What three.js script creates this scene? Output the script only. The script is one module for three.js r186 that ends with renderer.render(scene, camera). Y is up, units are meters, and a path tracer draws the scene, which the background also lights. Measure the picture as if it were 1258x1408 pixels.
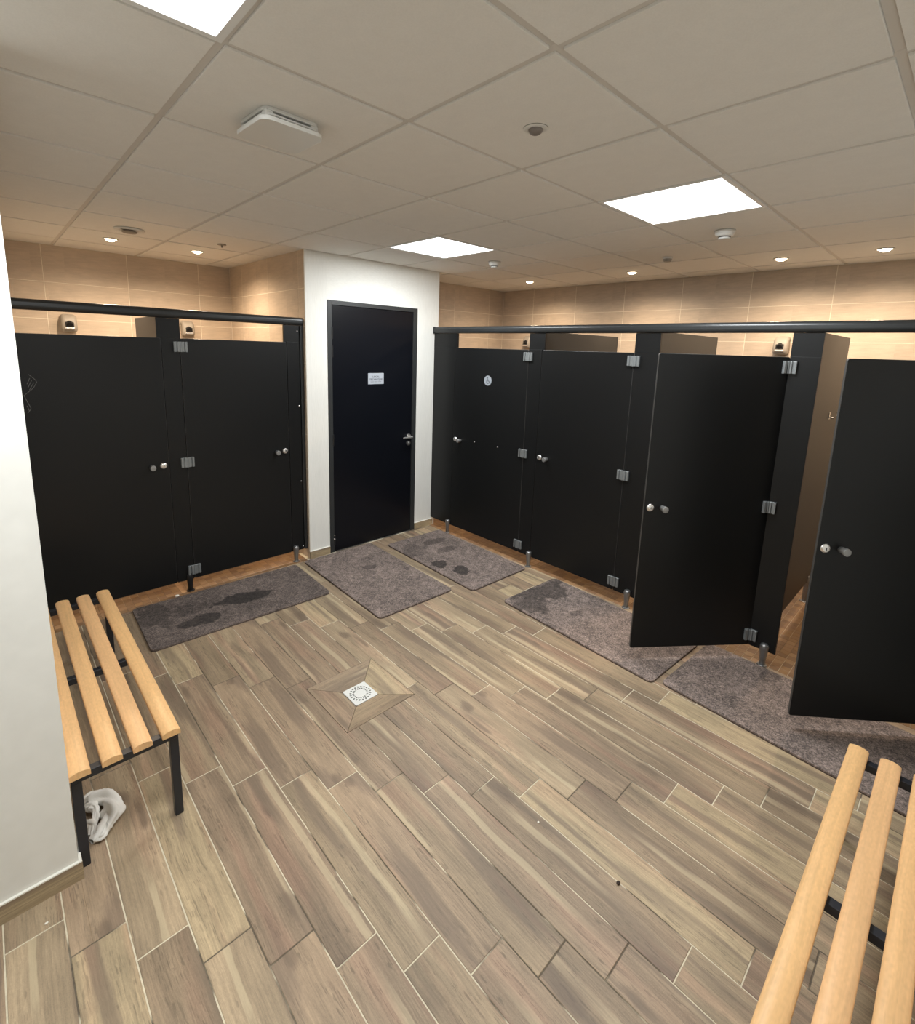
import * as THREE from 'three';
import { mergeGeometries } from 'three/addons/utils/BufferGeometryUtils.js';
import { RoundedBoxGeometry } from 'three/addons/geometries/RoundedBoxGeometry.js';
import { RectAreaLightUniformsLib } from 'three/addons/lights/RectAreaLightUniformsLib.js';

// ------------------------------------------------------------------ camera, exposure, main lights
const scene = new THREE.Scene();
scene.background = new THREE.Color(0x000000);
const EYE = 1.87, CEIL = 2.618;
const camera = new THREE.PerspectiveCamera(99.866, 1266 / 1620, 0.02, 60);
{
  const yaw = 0.76353, pitch = -0.17498, roll = 0.03148;
  const w = new THREE.Vector3(Math.sin(yaw) * Math.cos(pitch), Math.sin(pitch), -Math.cos(yaw) * Math.cos(pitch));
  const r = new THREE.Vector3(Math.cos(yaw), 0, Math.sin(yaw));
  const u = new THREE.Vector3().crossVectors(r, w);
  const right = r.clone().multiplyScalar(Math.cos(roll)).addScaledVector(u, Math.sin(roll));
  const up = u.clone().multiplyScalar(Math.cos(roll)).addScaledVector(r, -Math.sin(roll));
  camera.quaternion.setFromRotationMatrix(new THREE.Matrix4().makeBasis(right, up, w.clone().negate()));
  camera.position.set(0, EYE, 0);
  camera.setViewOffset(1266, 1620, 7.58, 209.3, 1258, 1408);   // the photograph is a crop from below the middle of a wider picture
  camera.updateMatrixWorld(true);
}
const renderer = new THREE.WebGLRenderer({ antialias: true });
renderer.toneMapping = THREE.LinearToneMapping;
renderer.toneMappingExposure = 1.6;
renderer.shadowMap.enabled = true;
RectAreaLightUniformsLib.init();

const PANEL_INTENSITY = 22, PANEL_GLOW = 3.0, PANEL_COLOR = new THREE.Color().setRGB(0.95, 0.985, 1.0);
const SPOT_INTENSITY = 4.6, SPOT_COLOR = new THREE.Color().setRGB(1.0, 0.79, 0.57);
// the ceiling grid: lines at x = GX + 0.6 i and z = GZ - 0.6 j
const GX = 0.52629, GZ = -0.25272, MOD = 0.6;
const panelCells = [[3, 1], [3, 4], [-1, 1]];            // [i, j]: cell from GX+.6i to +.6, GZ-.6j to -.6
const panelCentre = ([i, j]) => [GX + MOD * (i + 0.5), GZ - MOD * (j + 0.5)];

// ------------------------------------------------------------------ helpers
let seed = 1234567;
function rnd() { seed = (seed * 1664525 + 1013904223) >>> 0; return seed / 4294967296; }
function hash(x, y, s) { let h = (Math.imul(x, 374761393) + Math.imul(y, 668265263) + Math.imul(s, 2147483647 ^ 0x5bd1e995)) | 0; h = Math.imul(h ^ (h >>> 13), 1274126177); return ((h ^ (h >>> 16)) >>> 0) / 4294967296; }
function vnoise(x, y, s = 0) {
  const xi = Math.floor(x), yi = Math.floor(y), fx = x - xi, fy = y - yi;
  const a = fx * fx * (3 - 2 * fx), b = fy * fy * (3 - 2 * fy);
  const p = hash(xi, yi, s), q = hash(xi + 1, yi, s), r = hash(xi, yi + 1, s), t = hash(xi + 1, yi + 1, s);
  return p + (q - p) * a + (r - p) * b + (p - q - r + t) * a * b;
}
function fbm(x, y, s = 0, o = 3) { let v = 0, a = 0.5, n = 0; for (let i = 0; i < o; i++) { v += a * vnoise(x, y, s + i * 17); n += a; a *= 0.5; x *= 2.03; y *= 2.03; } return v / n; }
const lerp = (a, b, t) => a + (b - a) * t, clamp = (v, a = 0, b = 1) => Math.min(b, Math.max(a, v));
const smooth = (a, b, x) => { const t = clamp((x - a) / (b - a)); return t * t * (3 - 2 * t); };
function texture(w, h, fn, srgb = true) {
  const d = new Uint8Array(w * h * 4);
  for (let y = 0; y < h; y++) for (let x = 0; x < w; x++) {
    const c = fn(x, y), o = (y * w + x) * 4;
    d[o] = c[0]; d[o + 1] = c[1]; d[o + 2] = c[2]; d[o + 3] = 255;
  }
  const t = new THREE.DataTexture(d, w, h, THREE.RGBAFormat);
  t.magFilter = THREE.LinearFilter; t.minFilter = THREE.LinearMipmapLinearFilter; t.generateMipmaps = true;
  t.wrapS = t.wrapT = THREE.RepeatWrapping;
  if (srgb) t.colorSpace = THREE.SRGBColorSpace;
  t.needsUpdate = true; return t;
}
const mat = (o) => new THREE.MeshStandardMaterial(o);
const used = new Map();
function numbered(n) { const k = used.get(n) ?? 0; used.set(n, k + 1); return k ? `${n}_${String(k).padStart(3, '0')}` : n; }
function mesh(name, geo, m, parent, pos) {
  const o = new THREE.Mesh(geo, m); o.name = parent && parent !== scene ? name : numbered(name);
  o.castShadow = o.receiveShadow = true; if (pos) o.position.set(...pos);
  (parent ?? scene).add(o); return o;
}
function thing(name, label, category, pos = [0, 0, 0], turn = 0, group) {
  const g = new THREE.Group(); g.name = numbered(name); g.position.set(...pos); g.rotation.y = turn;
  g.userData = { label, category, kind: 'thing' }; if (group) g.userData.group = group; scene.add(g); return g;
}
function tag(o, label, category, group) { o.userData.label = label; o.userData.category = category; if (group) o.userData.group = group; return o; }
function struct(o, label, category) { o.userData.kind = 'structure'; if (label) o.userData.label = label; if (category) o.userData.category = category; return o; }
function box(x0, x1, y0, y1, z0, z1) { const g = new THREE.BoxGeometry(x1 - x0, y1 - y0, z1 - z0); g.translate((x0 + x1) / 2, (y0 + y1) / 2, (z0 + z1) / 2); return g; }
function rbox(x0, x1, y0, y1, z0, z1, r = 0.002, s = 2) { const g = new RoundedBoxGeometry(x1 - x0, y1 - y0, z1 - z0, s, r); g.translate((x0 + x1) / 2, (y0 + y1) / 2, (z0 + z1) / 2); return g; }
const merge = (l) => mergeGeometries(l.map((g) => (g.index ? g.toNonIndexed() : g)));
function cyl(r0, r1, h, seg = 20) { return new THREE.CylinderGeometry(r0, r1, h, seg); }
function lathe(pts, seg = 28) { return new THREE.LatheGeometry(pts.map(([x, y]) => new THREE.Vector2(x, y)), seg); }
// a slab whose top edges are chamfered, top at y = 0, footprint x0..x1, z0..z1 (tiles and planks: 10 faces)
function slab(x0, x1, z0, z1, t, c) {
  const P = [], N = [], U = [];
  const quad = (a, b, d, e) => {
    const n = new THREE.Vector3().subVectors(b, a).cross(new THREE.Vector3().subVectors(d, a)).normalize();
    for (const v of [a, b, d, a, d, e]) { P.push(v.x, v.y, v.z); N.push(n.x, n.y, n.z); U.push(v.x, v.z); }
  };
  const V = (x, y, z) => new THREE.Vector3(x, y, z);
  const T = [V(x0 + c, 0, z0 + c), V(x0 + c, 0, z1 - c), V(x1 - c, 0, z1 - c), V(x1 - c, 0, z0 + c)];
  const M = [V(x0, -c, z0), V(x0, -c, z1), V(x1, -c, z1), V(x1, -c, z0)];
  const B = [V(x0, -t, z0), V(x0, -t, z1), V(x1, -t, z1), V(x1, -t, z0)];
  quad(...T);
  for (let i = 0; i < 4; i++) { const j = (i + 1) % 4; quad(M[i], M[j], T[j], T[i]); quad(B[i], B[j], M[j], M[i]); }
  const g = new THREE.BufferGeometry();
  g.setAttribute('position', new THREE.Float32BufferAttribute(P, 3)); g.setAttribute('normal', new THREE.Float32BufferAttribute(N, 3)); g.setAttribute('uv', new THREE.Float32BufferAttribute(U, 2));
  return g;
}
function roundedRect(w, h, r) {
  const s = new THREE.Shape(), x = -w / 2, y = -h / 2;
  s.moveTo(x + r, y); s.lineTo(x + w - r, y); s.absarc(x + w - r, y + r, r, -Math.PI / 2, 0); s.lineTo(x + w, y + h - r);
  s.absarc(x + w - r, y + h - r, r, 0, Math.PI / 2); s.lineTo(x + r, y + h); s.absarc(x + r, y + h - r, r, Math.PI / 2, Math.PI); s.lineTo(x, y + r); s.absarc(x + r, y + r, r, Math.PI, Math.PI * 1.5);
  return s;
}

// ------------------------------------------------------------------ materials
const S = (hex) => { const c = new THREE.Color(hex); return c; };
const paintTex = texture(256, 256, (x, y) => { const v = 230 + 8 * (fbm(x / 5, y / 5, 3) - 0.5) + 5 * (fbm(x / 60, y / 60, 9) - 0.5); return [v, v - 1, v - 7]; });
const paintBump = texture(256, 256, (x, y) => { const v = 255 * fbm(x / 4, y / 4, 21, 3); return [v, v, v]; }, false);
const M = {
  paint: mat({ map: paintTex, bumpMap: paintBump, bumpScale: 0.0006, roughness: 0.75 }),
  caulk: mat({ color: S('#e9e6dc'), roughness: 0.6 }),
  hpl: new THREE.MeshPhysicalMaterial({ color: new THREE.Color().setRGB(0.007, 0.0074, 0.0078), roughness: 0.38, specularIntensity: 0.6 }),
  hplEdge: mat({ color: new THREE.Color().setRGB(0.06, 0.058, 0.055), roughness: 0.35 }),
  partition: mat({ color: new THREE.Color().setRGB(0.022, 0.0222, 0.0225), roughness: 0.45 }),
  rail: mat({ color: new THREE.Color().setRGB(0.028, 0.03, 0.031), roughness: 0.32, metalness: 0.2 }),
  hinge: mat({ color: new THREE.Color().setRGB(0.24, 0.255, 0.26), roughness: 0.38, metalness: 0.4 }),
  knob: mat({ color: new THREE.Color().setRGB(0.3, 0.3, 0.295), roughness: 0.4, metalness: 0.5 }),
  chrome: mat({ color: new THREE.Color().setRGB(0.82, 0.81, 0.79), roughness: 0.27, metalness: 0.85 }),
  steel: mat({ color: new THREE.Color().setRGB(0.3, 0.3, 0.3), roughness: 0.35, metalness: 0.8 }),
  black: mat({ color: new THREE.Color().setRGB(0.008, 0.008, 0.009), roughness: 0.5 }),
  doorLeaf: new THREE.MeshPhysicalMaterial({ color: new THREE.Color().setRGB(0.004, 0.0048, 0.0075), roughness: 0.3, specularIntensity: 0.6 }),
  doorFrame: mat({ color: new THREE.Color().setRGB(0.026, 0.028, 0.029), roughness: 0.45 }),
  benchSteel: mat({ color: new THREE.Color().setRGB(0.016, 0.018, 0.024), roughness: 0.38 }),
  whitePlastic: mat({ color: S('#dcdcd8'), roughness: 0.4 }),
  offWhite: mat({ color: S('#978f84'), roughness: 0.5 }),
  greyPlastic: mat({ color: S('#8d857c'), roughness: 0.5 }),
  dark: mat({ color: S('#1d1c1b'), roughness: 0.6 }),
};

// ------------------------------------------------------------------ plank texture: 16 wood-look tiles, each 1024 x 128 texels of one atlas
const NV = 16;
const plankPalette = [[151, 132, 107], [157, 138, 112], [144, 125, 102], [163, 145, 116], [149, 129, 106], [155, 134, 110], [139, 120, 99], [160, 141, 115]];
const atlas = texture(1024, 128 * NV, (x, y) => {
  const k = Math.floor(y / 128), u = x / 1024, v = (y % 128) / 128, s = 100 + k * 31;
  const bend = 0.10 * (fbm(u * 1.6, k * 3.7, s) - 0.5) * 2 + 0.07 * (fbm(u * 4, v * 1.8, s + 5) - 0.5) + 0.03 * (fbm(u * 13, v * 4, s + 15, 2) - 0.5);
  const w = v + bend;
  const base = plankPalette[k % 8];
  const broad = fbm(u * 1.1 + k, w * 3.0, s + 1, 2);                     // wide streaks
  const mid = fbm(u * 2.6, w * 9, s + 2, 3);
  const fine = fbm(u * 7, w * 46, s + 3, 3);
  const grain = vnoise(u * 60, w * 150, s + 4);
  let L = 1 + 0.26 * (broad - 0.5) + 0.15 * (mid - 0.5) + 0.22 * (fine - 0.5) + 0.10 * (grain - 0.5);
  const fissure = smooth(0.70, 0.82, vnoise(u * 26, w * 62, s + 21)) * smooth(0.45, 0.62, fbm(u * 3, w * 5, s + 22, 2));   // short dark cracks along the grain
  L -= 0.15 * fissure; L += 0.085 * (hash(x, y, s + 23) - 0.5) + 0.05 * (vnoise(x / 2.5, y / 2.5, s + 24) - 0.5) + 0.07 * (fbm(u * 9, v * 2, s + 25, 2) - 0.5);
  let r = base[0] * L, g = base[1] * L, b = base[2] * L;
  // pale sapwood streak running along some planks
  const c0 = hash(k, 5, 77) * 0.9 + 0.05, wd = 0.05 + 0.09 * hash(k, 6, 77), has = hash(k, 7, 77) > 0.58 ? 1 : 0;
  const pale = has * (1 - smooth(wd * 0.75, wd, Math.abs(w - c0))) * smooth(0.25, 0.5, fbm(u * 1.7, 4, s + 6, 2));
  r = lerp(r, 196, pale * 0.54); g = lerp(g, 180, pale * 0.54); b = lerp(b, 148, pale * 0.54);
  // dark heartwood streaks and a reddish tint
  const dk = smooth(0.56, 0.78, fbm(u * 1.3 + 7, w * 3.4, s + 8, 3));
  r = lerp(r, 106, dk * 0.52); g = lerp(g, 91, dk * 0.52); b = lerp(b, 78, dk * 0.52);
  const red = smooth(0.5, 0.8, fbm(u * 1.9 + 3, w * 3, s + 11, 2));
  r += 5 * red; g -= 1 * red;
  const knot = smooth(0.8, 0.95, vnoise(u * 5 + k * 2.3, w * 2.5, s + 13)) * hash(k, 9, 3);
  r = lerp(r, 104, knot * 0.6); g = lerp(g, 88, knot * 0.6); b = lerp(b, 74, knot * 0.6);
  return [clamp(r, 0, 255), clamp(g, 0, 255), clamp(b, 0, 255)];
});
const plankBump = texture(512, 512, (x, y) => { const v = 255 * (0.6 * fbm(x / 60, y / 3, 5, 3) + 0.4 * vnoise(x / 9, y / 2, 8)); return [v, v, v]; }, false);
const plankMat = mat({ map: atlas, bumpMap: plankBump, bumpScale: 0.0003, roughness: 0.52 });
// grout: pale where clean, dark where dirt has settled in patches
const groutTex = texture(1024, 1024, (x, y) => {
  const X = (x / 1024) * 2.6, mid = smooth(0.75, 1.05, X) * (1 - smooth(1.9, 2.25, X)); const dirt = smooth(0.44, 0.60, fbm(x / 75, y / 75, 61, 4) + 0.13 * mid - 0.10); const f = fbm(x / 3, y / 3, 62, 2);
  const a = lerp(206, 96, dirt) + 26 * (f - 0.5), b = lerp(196, 86, dirt) + 26 * (f - 0.5), c = lerp(172, 72, dirt) + 22 * (f - 0.5);
  return [a, b, c];
});

// ------------------------------------------------------------------ floor
const ROOM = { x0: -2.2, x1: 3.335, z0: -3.832, z1: 0.30 };
const LEFTX = 0.08, LEFTZ = -1.915;          // the corner of the white wall on the left
const FARZ = -3.85;                            // the white wall with the black door
const drain = { x: 1.342, z: -2.09, half: 0.212 };
const floorGeo = merge([box(ROOM.x0 - 0.2, drain.x - drain.half, -0.12, -0.0013, -5.7, 0.5), box(drain.x + drain.half, 5.2, -0.12, -0.0013, -5.7, 0.5), box(drain.x - drain.half, drain.x + drain.half, -0.12, -0.0013, -5.7, drain.z - drain.half), box(drain.x - drain.half, drain.x + drain.half, -0.12, -0.0013, drain.z + drain.half, 0.5), box(drain.x - drain.half, drain.x + drain.half, -0.12, -0.05, drain.z - drain.half, drain.z + drain.half)]);
{ const p = floorGeo.attributes.position, uv = floorGeo.attributes.uv; for (let i = 0; i < p.count; i++) uv.setXY(i, p.getX(i) / 2.6, p.getZ(i) / 2.6); }
const floor = struct(mesh('floor', floorGeo, mat({ map: groutTex, roughness: 0.85 })), 'floor of staggered wood look plank tiles with pale grout', 'floor');
const PW = 0.1463, PL = 0.8599, PS = 0.14257, PX0 = 0.46168, PZ0 = -2.08436, GAP = 0.0040;
function subtract(r, s) {                      // rectangle [x0,x1,z0,z1] minus s
  const [a, b, c, d] = r, [e, f, g, h] = s;
  if (b <= e || a >= f || d <= g || c >= h) return [r];
  const out = [];
  if (a < e) out.push([a, e, c, d]); if (b > f) out.push([f, b, c, d]);
  const l = Math.max(a, e), m = Math.min(b, f);
  if (c < g) out.push([l, m, c, g]); if (d > h) out.push([l, m, h, d]);
  return out;
}
for (let i = -19; i <= 20; i++) {
  const x0 = PX0 + i * PW, x1 = x0 + PW;
  if (x1 < ROOM.x0 || x0 > ROOM.x1) continue;
  for (let j = -8; j <= 10; j++) {
    const z1 = PZ0 + i * PS + j * PL, z0 = z1 - PL;
    if (z1 < ROOM.z0 || z0 > ROOM.z1) continue;
    const variant = Math.floor(hash(i, j, 411) * NV), flip = hash(i, j, 412) > 0.5, mirror = hash(i, j, 413) > 0.5;
    let rects = [[Math.max(x0 + GAP / 2, ROOM.x0), Math.min(x1 - GAP / 2, ROOM.x1), Math.max(z0 + GAP / 2, ROOM.z0), Math.min(z1 - GAP / 2, ROOM.z1)]];
    rects = rects.flatMap((r) => subtract(r, [-9, LEFTX, -9, LEFTZ])).flatMap((r) => subtract(r, [drain.x - drain.half, drain.x + drain.half, drain.z - drain.half, drain.z + drain.half]));
    for (const [a, b, c, d] of rects) {
      if (b - a < 0.004 || d - c < 0.004) continue;
      const g = slab(a, b, c, d, 0.006, 0.0011), uv = g.attributes.uv, p = g.attributes.position;
      for (let n = 0; n < p.count; n++) {
        let s = (p.getZ(n) - z0) / PL, t = (p.getX(n) - x0) / PW;
        if (flip) s = 1 - s; if (mirror) t = 1 - t;
        uv.setXY(n, clamp(s, 0.002, 0.998), (variant + clamp(t, 0.03, 0.97)) / NV);
      }
      mesh('plank', g, plankMat, floor, [0, (hash(i, j, 99) - 0.5) * 0.0006, 0]);
    }
  }
}

// shower floors: small brown mosaic; the 300 that show largest are parts, the rest one part
{
  const cols = ['#82654a', '#8c6d50', '#785c43', '#876848', '#937556', '#7d6048'];
  const mm = cols.map((c) => mat({ color: S(c), roughness: 0.32 }));
  const tile = slab(-0.0243, 0.0243, -0.0243, 0.0243, 0.005, 0.001);
  const rest = cols.map(() => []); let n = 0; const spots = [];
  for (let x = 3.361; x < 4.99; x += 0.05) for (let z = -4.36; z < 0.29; z += 0.05) spots.push([x, z]);
  for (let x = 0.107; x < 1.94; x += 0.05) for (let z = -3.858; z > -5.46; z -= 0.05) spots.push([x, z]);
  const big = ([x, z]) => (x > 3.33 && x < 4.66 && z > -0.7 && z < -0.1 ? Math.hypot(x, z) : 100 + Math.hypot(x, z));
  spots.sort((a, b) => big(a) - big(b));
  for (const [x, z] of spots) {
    const k = Math.floor(hash(Math.round(x * 100), Math.round(z * 100), 5) * cols.length);
    if (n++ < 300) mesh('mosaic_tile', tile, mm[k], floor, [x, 0.0005, z]);
    else { const g = tile.clone(); g.translate(x, 0.0005, z); rest[k].push(g); }
  }
  rest.forEach((l, k) => { const o = mesh('mosaic_field', merge(l), mm[k], floor); o.userData.kind = 'stuff'; });
}

// floor drain with four mitred sloping tiles
{
  const D = thing('floor_drain', 'square white perforated floor drain set in mitred plank tiles', 'drain', [drain.x, 0, drain.z]);
  const h = drain.half - 0.002, k = 0.072, dip = -0.012;
  for (let s = 0; s < 4; s++) {
    const g = new THREE.BufferGeometry(), e = 0.0015;
    const A = [-h + e, 0, -h], B = [h - e, 0, -h], C = [k - e, dip, -k], E2 = [-k + e, dip, -k];
    const lo = (v) => [v[0], v[1] - 0.006, v[2]];
    const P = [], U = [];
    const q = (a, b, c, d) => { for (const v of [a, d, c, a, c, b]) { P.push(...v); U.push(0.03 + (v[0] + h) * 1.1, (s * 3 + 2 + clamp(-(v[2] + k) / (h - k), 0.05, 0.95)) / NV); } };
    q(A, B, C, E2); q(lo(A), A, E2, lo(E2)); q(B, lo(B), lo(C), C); q(lo(B), B, A, lo(A)); q(E2, C, lo(C), lo(E2));
    g.setAttribute('position', new THREE.Float32BufferAttribute(P, 3)); g.setAttribute('uv', new THREE.Float32BufferAttribute(U, 2)); g.computeVertexNormals();
    g.rotateY(s * Math.PI / 2);
    mesh('surround_tile', g, plankMat, D);
  }
  const sh = roundedRect(0.14, 0.14, 0.008);
  for (let i = 0; i < 20; i++) for (const [r, w] of [[0.054, 0.0062], [0.038, 0.005]]) {
    const a = (i + (r < 0.05 ? 0.5 : 0)) / 20 * Math.PI * 2, p = new THREE.Path();
    p.absellipse(Math.cos(a) * r, Math.sin(a) * r, 0.0068, w * 0.7, 0, Math.PI * 2, true, a); sh.holes.push(p);
  }
  const g = new THREE.ExtrudeGeometry(sh, { depth: 0.004, bevelEnabled: false, curveSegments: 5 }); g.rotateX(-Math.PI / 2);
  mesh('grate', g, M.whitePlastic, D, [0, dip - 0.001, 0]).userData.label = 'white perforated grate';
  mesh('sump', box(-0.065, 0.065, -0.04, -0.016, -0.065, 0.065), M.dark, D);
}

// ------------------------------------------------------------------ ceiling: grid, tiles, light panels
const ceilTex = texture(512, 512, (x, y) => { const v = 234 + 6 * (fbm(x / 3, y / 3, 31, 2) - 0.5) + 4 * (fbm(x / 40, y / 40, 33) - 0.5); return [v, v - 2, v - 7]; });
const ceilBump = texture(256, 256, (x, y) => { const v = 255 * fbm(x / 2.5, y / 2.5, 35, 2); return [v, v, v]; }, false);
const ceilMat = mat({ map: ceilTex, bumpMap: ceilBump, bumpScale: 0.0002, roughness: 0.95 });
const ceiling = struct(mesh('ceiling', box(-2.4, 5.2, CEIL + 0.03, CEIL + 0.15, -5.7, 0.5), mat({ color: S('#b9b4ab'), roughness: 0.9 })), 'suspended ceiling of pale square tiles in a metal grid', 'ceiling');
{
  const tee = mat({ color: S('#d6d1ca'), roughness: 0.6 });
  const i0 = -5, i1 = 7, j0 = -1, j1 = 8;
  for (let i = i0; i <= i1 + 1; i++) { const x = GX + MOD * i; if (x > -2.25 && x < 5.0) mesh('grid_bar', box(x - 0.012, x + 0.012, CEIL + 0.007, CEIL + 0.03, -5.5, 0.32), tee, ceiling); }
  for (let j = j0; j <= j1 + 1; j++) { const z = GZ - MOD * j; if (z > -5.5 && z < 0.32) mesh('grid_bar', box(-2.25, 5.05, CEIL + 0.0073, CEIL + 0.0297, z - 0.012, z + 0.012), tee, ceiling); }
  for (let i = i0; i <= i1; i++) for (let j = j0; j <= j1; j++) {
    if (panelCells.some(([a, b]) => a === i && b === j)) continue;
    const x0 = Math.max(GX + MOD * i + 0.0125, -2.25), x1 = Math.min(GX + MOD * (i + 1) - 0.0125, 5.05), z1 = Math.min(GZ - MOD * j - 0.0125, 0.32), z0 = Math.max(GZ - MOD * (j + 1) + 0.0125, -5.5);
    if (x1 - x0 < 0.02 || z1 - z0 < 0.02) continue;
    if (x1 < LEFTX && z1 < LEFTZ - 0.1) continue;
    const g = slab(x0, x1, -z1, -z0, 0.02, 0.0012); g.rotateX(Math.PI);
    const uv = g.attributes.uv; for (let n = 0; n < uv.count; n++) uv.setXY(n, uv.getX(n) / 0.5 + hash(i, j, 1), uv.getY(n) / 0.5 + hash(i, j, 2));
    mesh('ceiling_tile', g, ceilMat, ceiling, [0, CEIL + (hash(i, j, 3) - 0.5) * 0.001, 0]);
  }
}
const panelLabels = ['bright square ceiling light panel beside the white domed smoke detector', 'bright square ceiling light panel in front of the black door', 'bright square ceiling light panel beside the square air vent'];
panelCells.forEach((c, n) => {
  const [x, z] = panelCentre(c);
  const g = thing('ceiling_light', panelLabels[n], 'ceiling light', [x, CEIL, z], 0, 'square ceiling light panels');
  const f = 0.2975, e = 0.278;
  mesh('light_frame', merge([box(-f, f, -0.002, 0.02, -f, -e), box(-f, f, -0.002, 0.02, e, f), box(-f, -e, -0.002, 0.02, -e, e), box(e, f, -0.002, 0.02, -e, e)]), mat({ color: S('#e8e8e6'), roughness: 0.5 }), g);
  mesh('light_diffuser', box(-e, e, 0.002, 0.012, -e, e), mat({ color: S('#ffffff'), emissive: PANEL_COLOR, emissiveIntensity: PANEL_GLOW, roughness: 0.5 }), g);
  const l = new THREE.RectAreaLight(PANEL_COLOR, PANEL_INTENSITY, 0.55, 0.55); l.name = 'panel_light';
  l.rotation.x = -Math.PI / 2; l.position.set(0, -0.004, 0); g.add(l);
});

// ------------------------------------------------------------------ walls
const tileBase = texture(512, 256, (x, y) => {
  const v = fbm(x / 60, y / 9, 41, 3) - 0.5, f = vnoise(x / 2, y / 2, 44) - 0.5, c = fbm(x / 120, y / 60, 47, 3) - 0.5;
  const L = 1 + 0.09 * v + 0.03 * f + 0.08 * c; return [198 * L, 180 * L, 160 * L];
});
const tileMat = [0, 1, 2].map((k) => { const t = tileBase.clone(); t.offset.set(k * 0.37, k * 0.29); t.needsUpdate = true; return mat({ map: t, roughness: 0.5, color: new THREE.Color().setRGB(1 - 0.03 * k, 1 - 0.03 * k, 1 - 0.03 * k) }); });
const wallGrout = mat({ color: S('#e6dcca'), roughness: 0.9 });
// tiles 0.6 x 0.3 on a wall; local: along a -> horizontal, y up, facing +normal
function tileWall(wall, a0, a1, joint, place) {
  for (let n = Math.floor((a0 - joint) / 0.6); joint + n * 0.6 < a1; n++) for (let r = 0; r < 9; r++) {
    const x0 = Math.max(joint + n * 0.6, a0) + 0.0023, x1 = Math.min(joint + (n + 1) * 0.6, a1) - 0.0023;
    const y1 = Math.min(2.6195 - r * 0.3005, CEIL + 0.02) - 0.0023, y0 = Math.max(2.6195 - (r + 1) * 0.3005, 0) + 0.0023;
    if (x1 - x0 < 0.01 || y1 - y0 < 0.01) continue;
    const g = slab(x0, x1, -y1, -y0, 0.006, 0.0012); g.rotateX(Math.PI / 2);
    const uv = g.attributes.uv; for (let k = 0; k < uv.count; k++) uv.setXY(k, uv.getX(k) / 0.6 + r * 0.21, uv.getY(k) / 0.3 + n * 0.37);
    place(g); mesh('wall_tile', g, tileMat[(n * 5 + r * 3 + 60) % 3], wall);
  }
}
const NZL = -5.47, NXR = 5.0, NZR = -4.39, SIDEX = 1.955, FARX1 = 3.405;
// left block (white wall whose end faces the room, bench against it)
struct(mesh('wall_left', box(-2.4, LEFTX, 0, CEIL + 0.03, -5.65, LEFTZ), M.paint), 'white painted wall with a sharp corner beside the slatted bench', 'wall');
{
  const w = struct(mesh('wall_far_left', box(LEFTX, SIDEX + 0.006, 0, CEIL + 0.03, NZL - 0.15, NZL - 0.0012), wallGrout), 'beige tiled back wall of the two showers left of the door', 'wall');
  tileWall(w, LEFTX, SIDEX, 0.452, (g) => g.translate(0, 0, NZL));
}
{ // the door wall block, with a recess for the door and a tiled flank in the left showers
  const dx0 = 2.155, dx1 = 3.13, dy = 2.246;
  const parts = [box(SIDEX + 0.005, dx0, 0, CEIL + 0.03, -4.05, FARZ), box(dx1, FARX1, 0, CEIL + 0.03, -4.05, FARZ), box(dx0, dx1, dy, CEIL + 0.03, -4.05, FARZ), box(SIDEX + 0.005, FARX1, 0, CEIL + 0.03, -5.6, -4.05)];
  const w = struct(mesh('wall_far', merge(parts), M.paint), 'white painted wall around the black door', 'wall');
  mesh('grout_bed', box(SIDEX + 0.0012, SIDEX + 0.006, 0, CEIL + 0.02, NZL, FARZ - 0.003), wallGrout, w);
  tileWall(w, NZL, FARZ - 0.004, -5.155, (g) => { g.rotateY(-Math.PI / 2); g.translate(SIDEX, 0, 0); });
}
{
  const w = struct(mesh('wall_right', box(NXR + 0.0012, NXR + 0.15, 0, CEIL + 0.03, NZR, 0.5), wallGrout), 'beige tiled back wall of the long row of showers', 'wall');
  tileWall(w, NZR, 0.30, -3.905, (g) => { g.rotateY(-Math.PI / 2); g.translate(NXR, 0, 0); });
  const e = struct(mesh('wall_right_end', box(FARX1, NXR + 0.15, 0, CEIL + 0.03, NZR - 0.2, NZR - 0.0012), wallGrout), 'beige tiled end wall of the long row of showers', 'wall');
  tileWall(e, FARX1, NXR, 4.13, (g) => g.translate(0, 0, NZR));
}
struct(mesh('wall_back', box(-2.4, 5.2, 0, CEIL + 0.03, 0.30, 0.45), M.paint), 'white painted wall behind the long bench', 'wall');
struct(mesh('wall_entrance', box(-2.4, -2.2, 0, CEIL + 0.03, LEFTZ, 0.3), M.paint), 'white painted wall at the end of the entrance', 'wall');

// baseboards of plank tile with a pale caulk line on top
function baseboard(name, label, geos, caulks) {
  const g = merge(geos), p = g.attributes.position, uv = g.attributes.uv;
  for (let i = 0; i < p.count; i++) uv.setXY(i, clamp((p.getX(i) + p.getZ(i) + 8) % 0.86 / 0.86, 0.01, 0.99), (3 + 0.1 + clamp(p.getY(i) / 0.07) * 0.45) / NV);
  const o = struct(mesh(name, g, plankMat), label, 'baseboard'); mesh('caulk_line', merge(caulks), M.caulk, o); return o;
}
baseboard('baseboard_left', 'brown baseboard along the foot of the white wall corner', [box(-2.2, LEFTX + 0.01, 0, 0.068, LEFTZ, LEFTZ + 0.010), box(LEFTX, LEFTX + 0.01, 0, 0.068, -3.8, LEFTZ)],
  [box(-2.2, LEFTX + 0.009, 0.068, 0.0725, LEFTZ, LEFTZ + 0.009), box(LEFTX, LEFTX + 0.009, 0.068, 0.0725, -3.8, LEFTZ)]);
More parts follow.
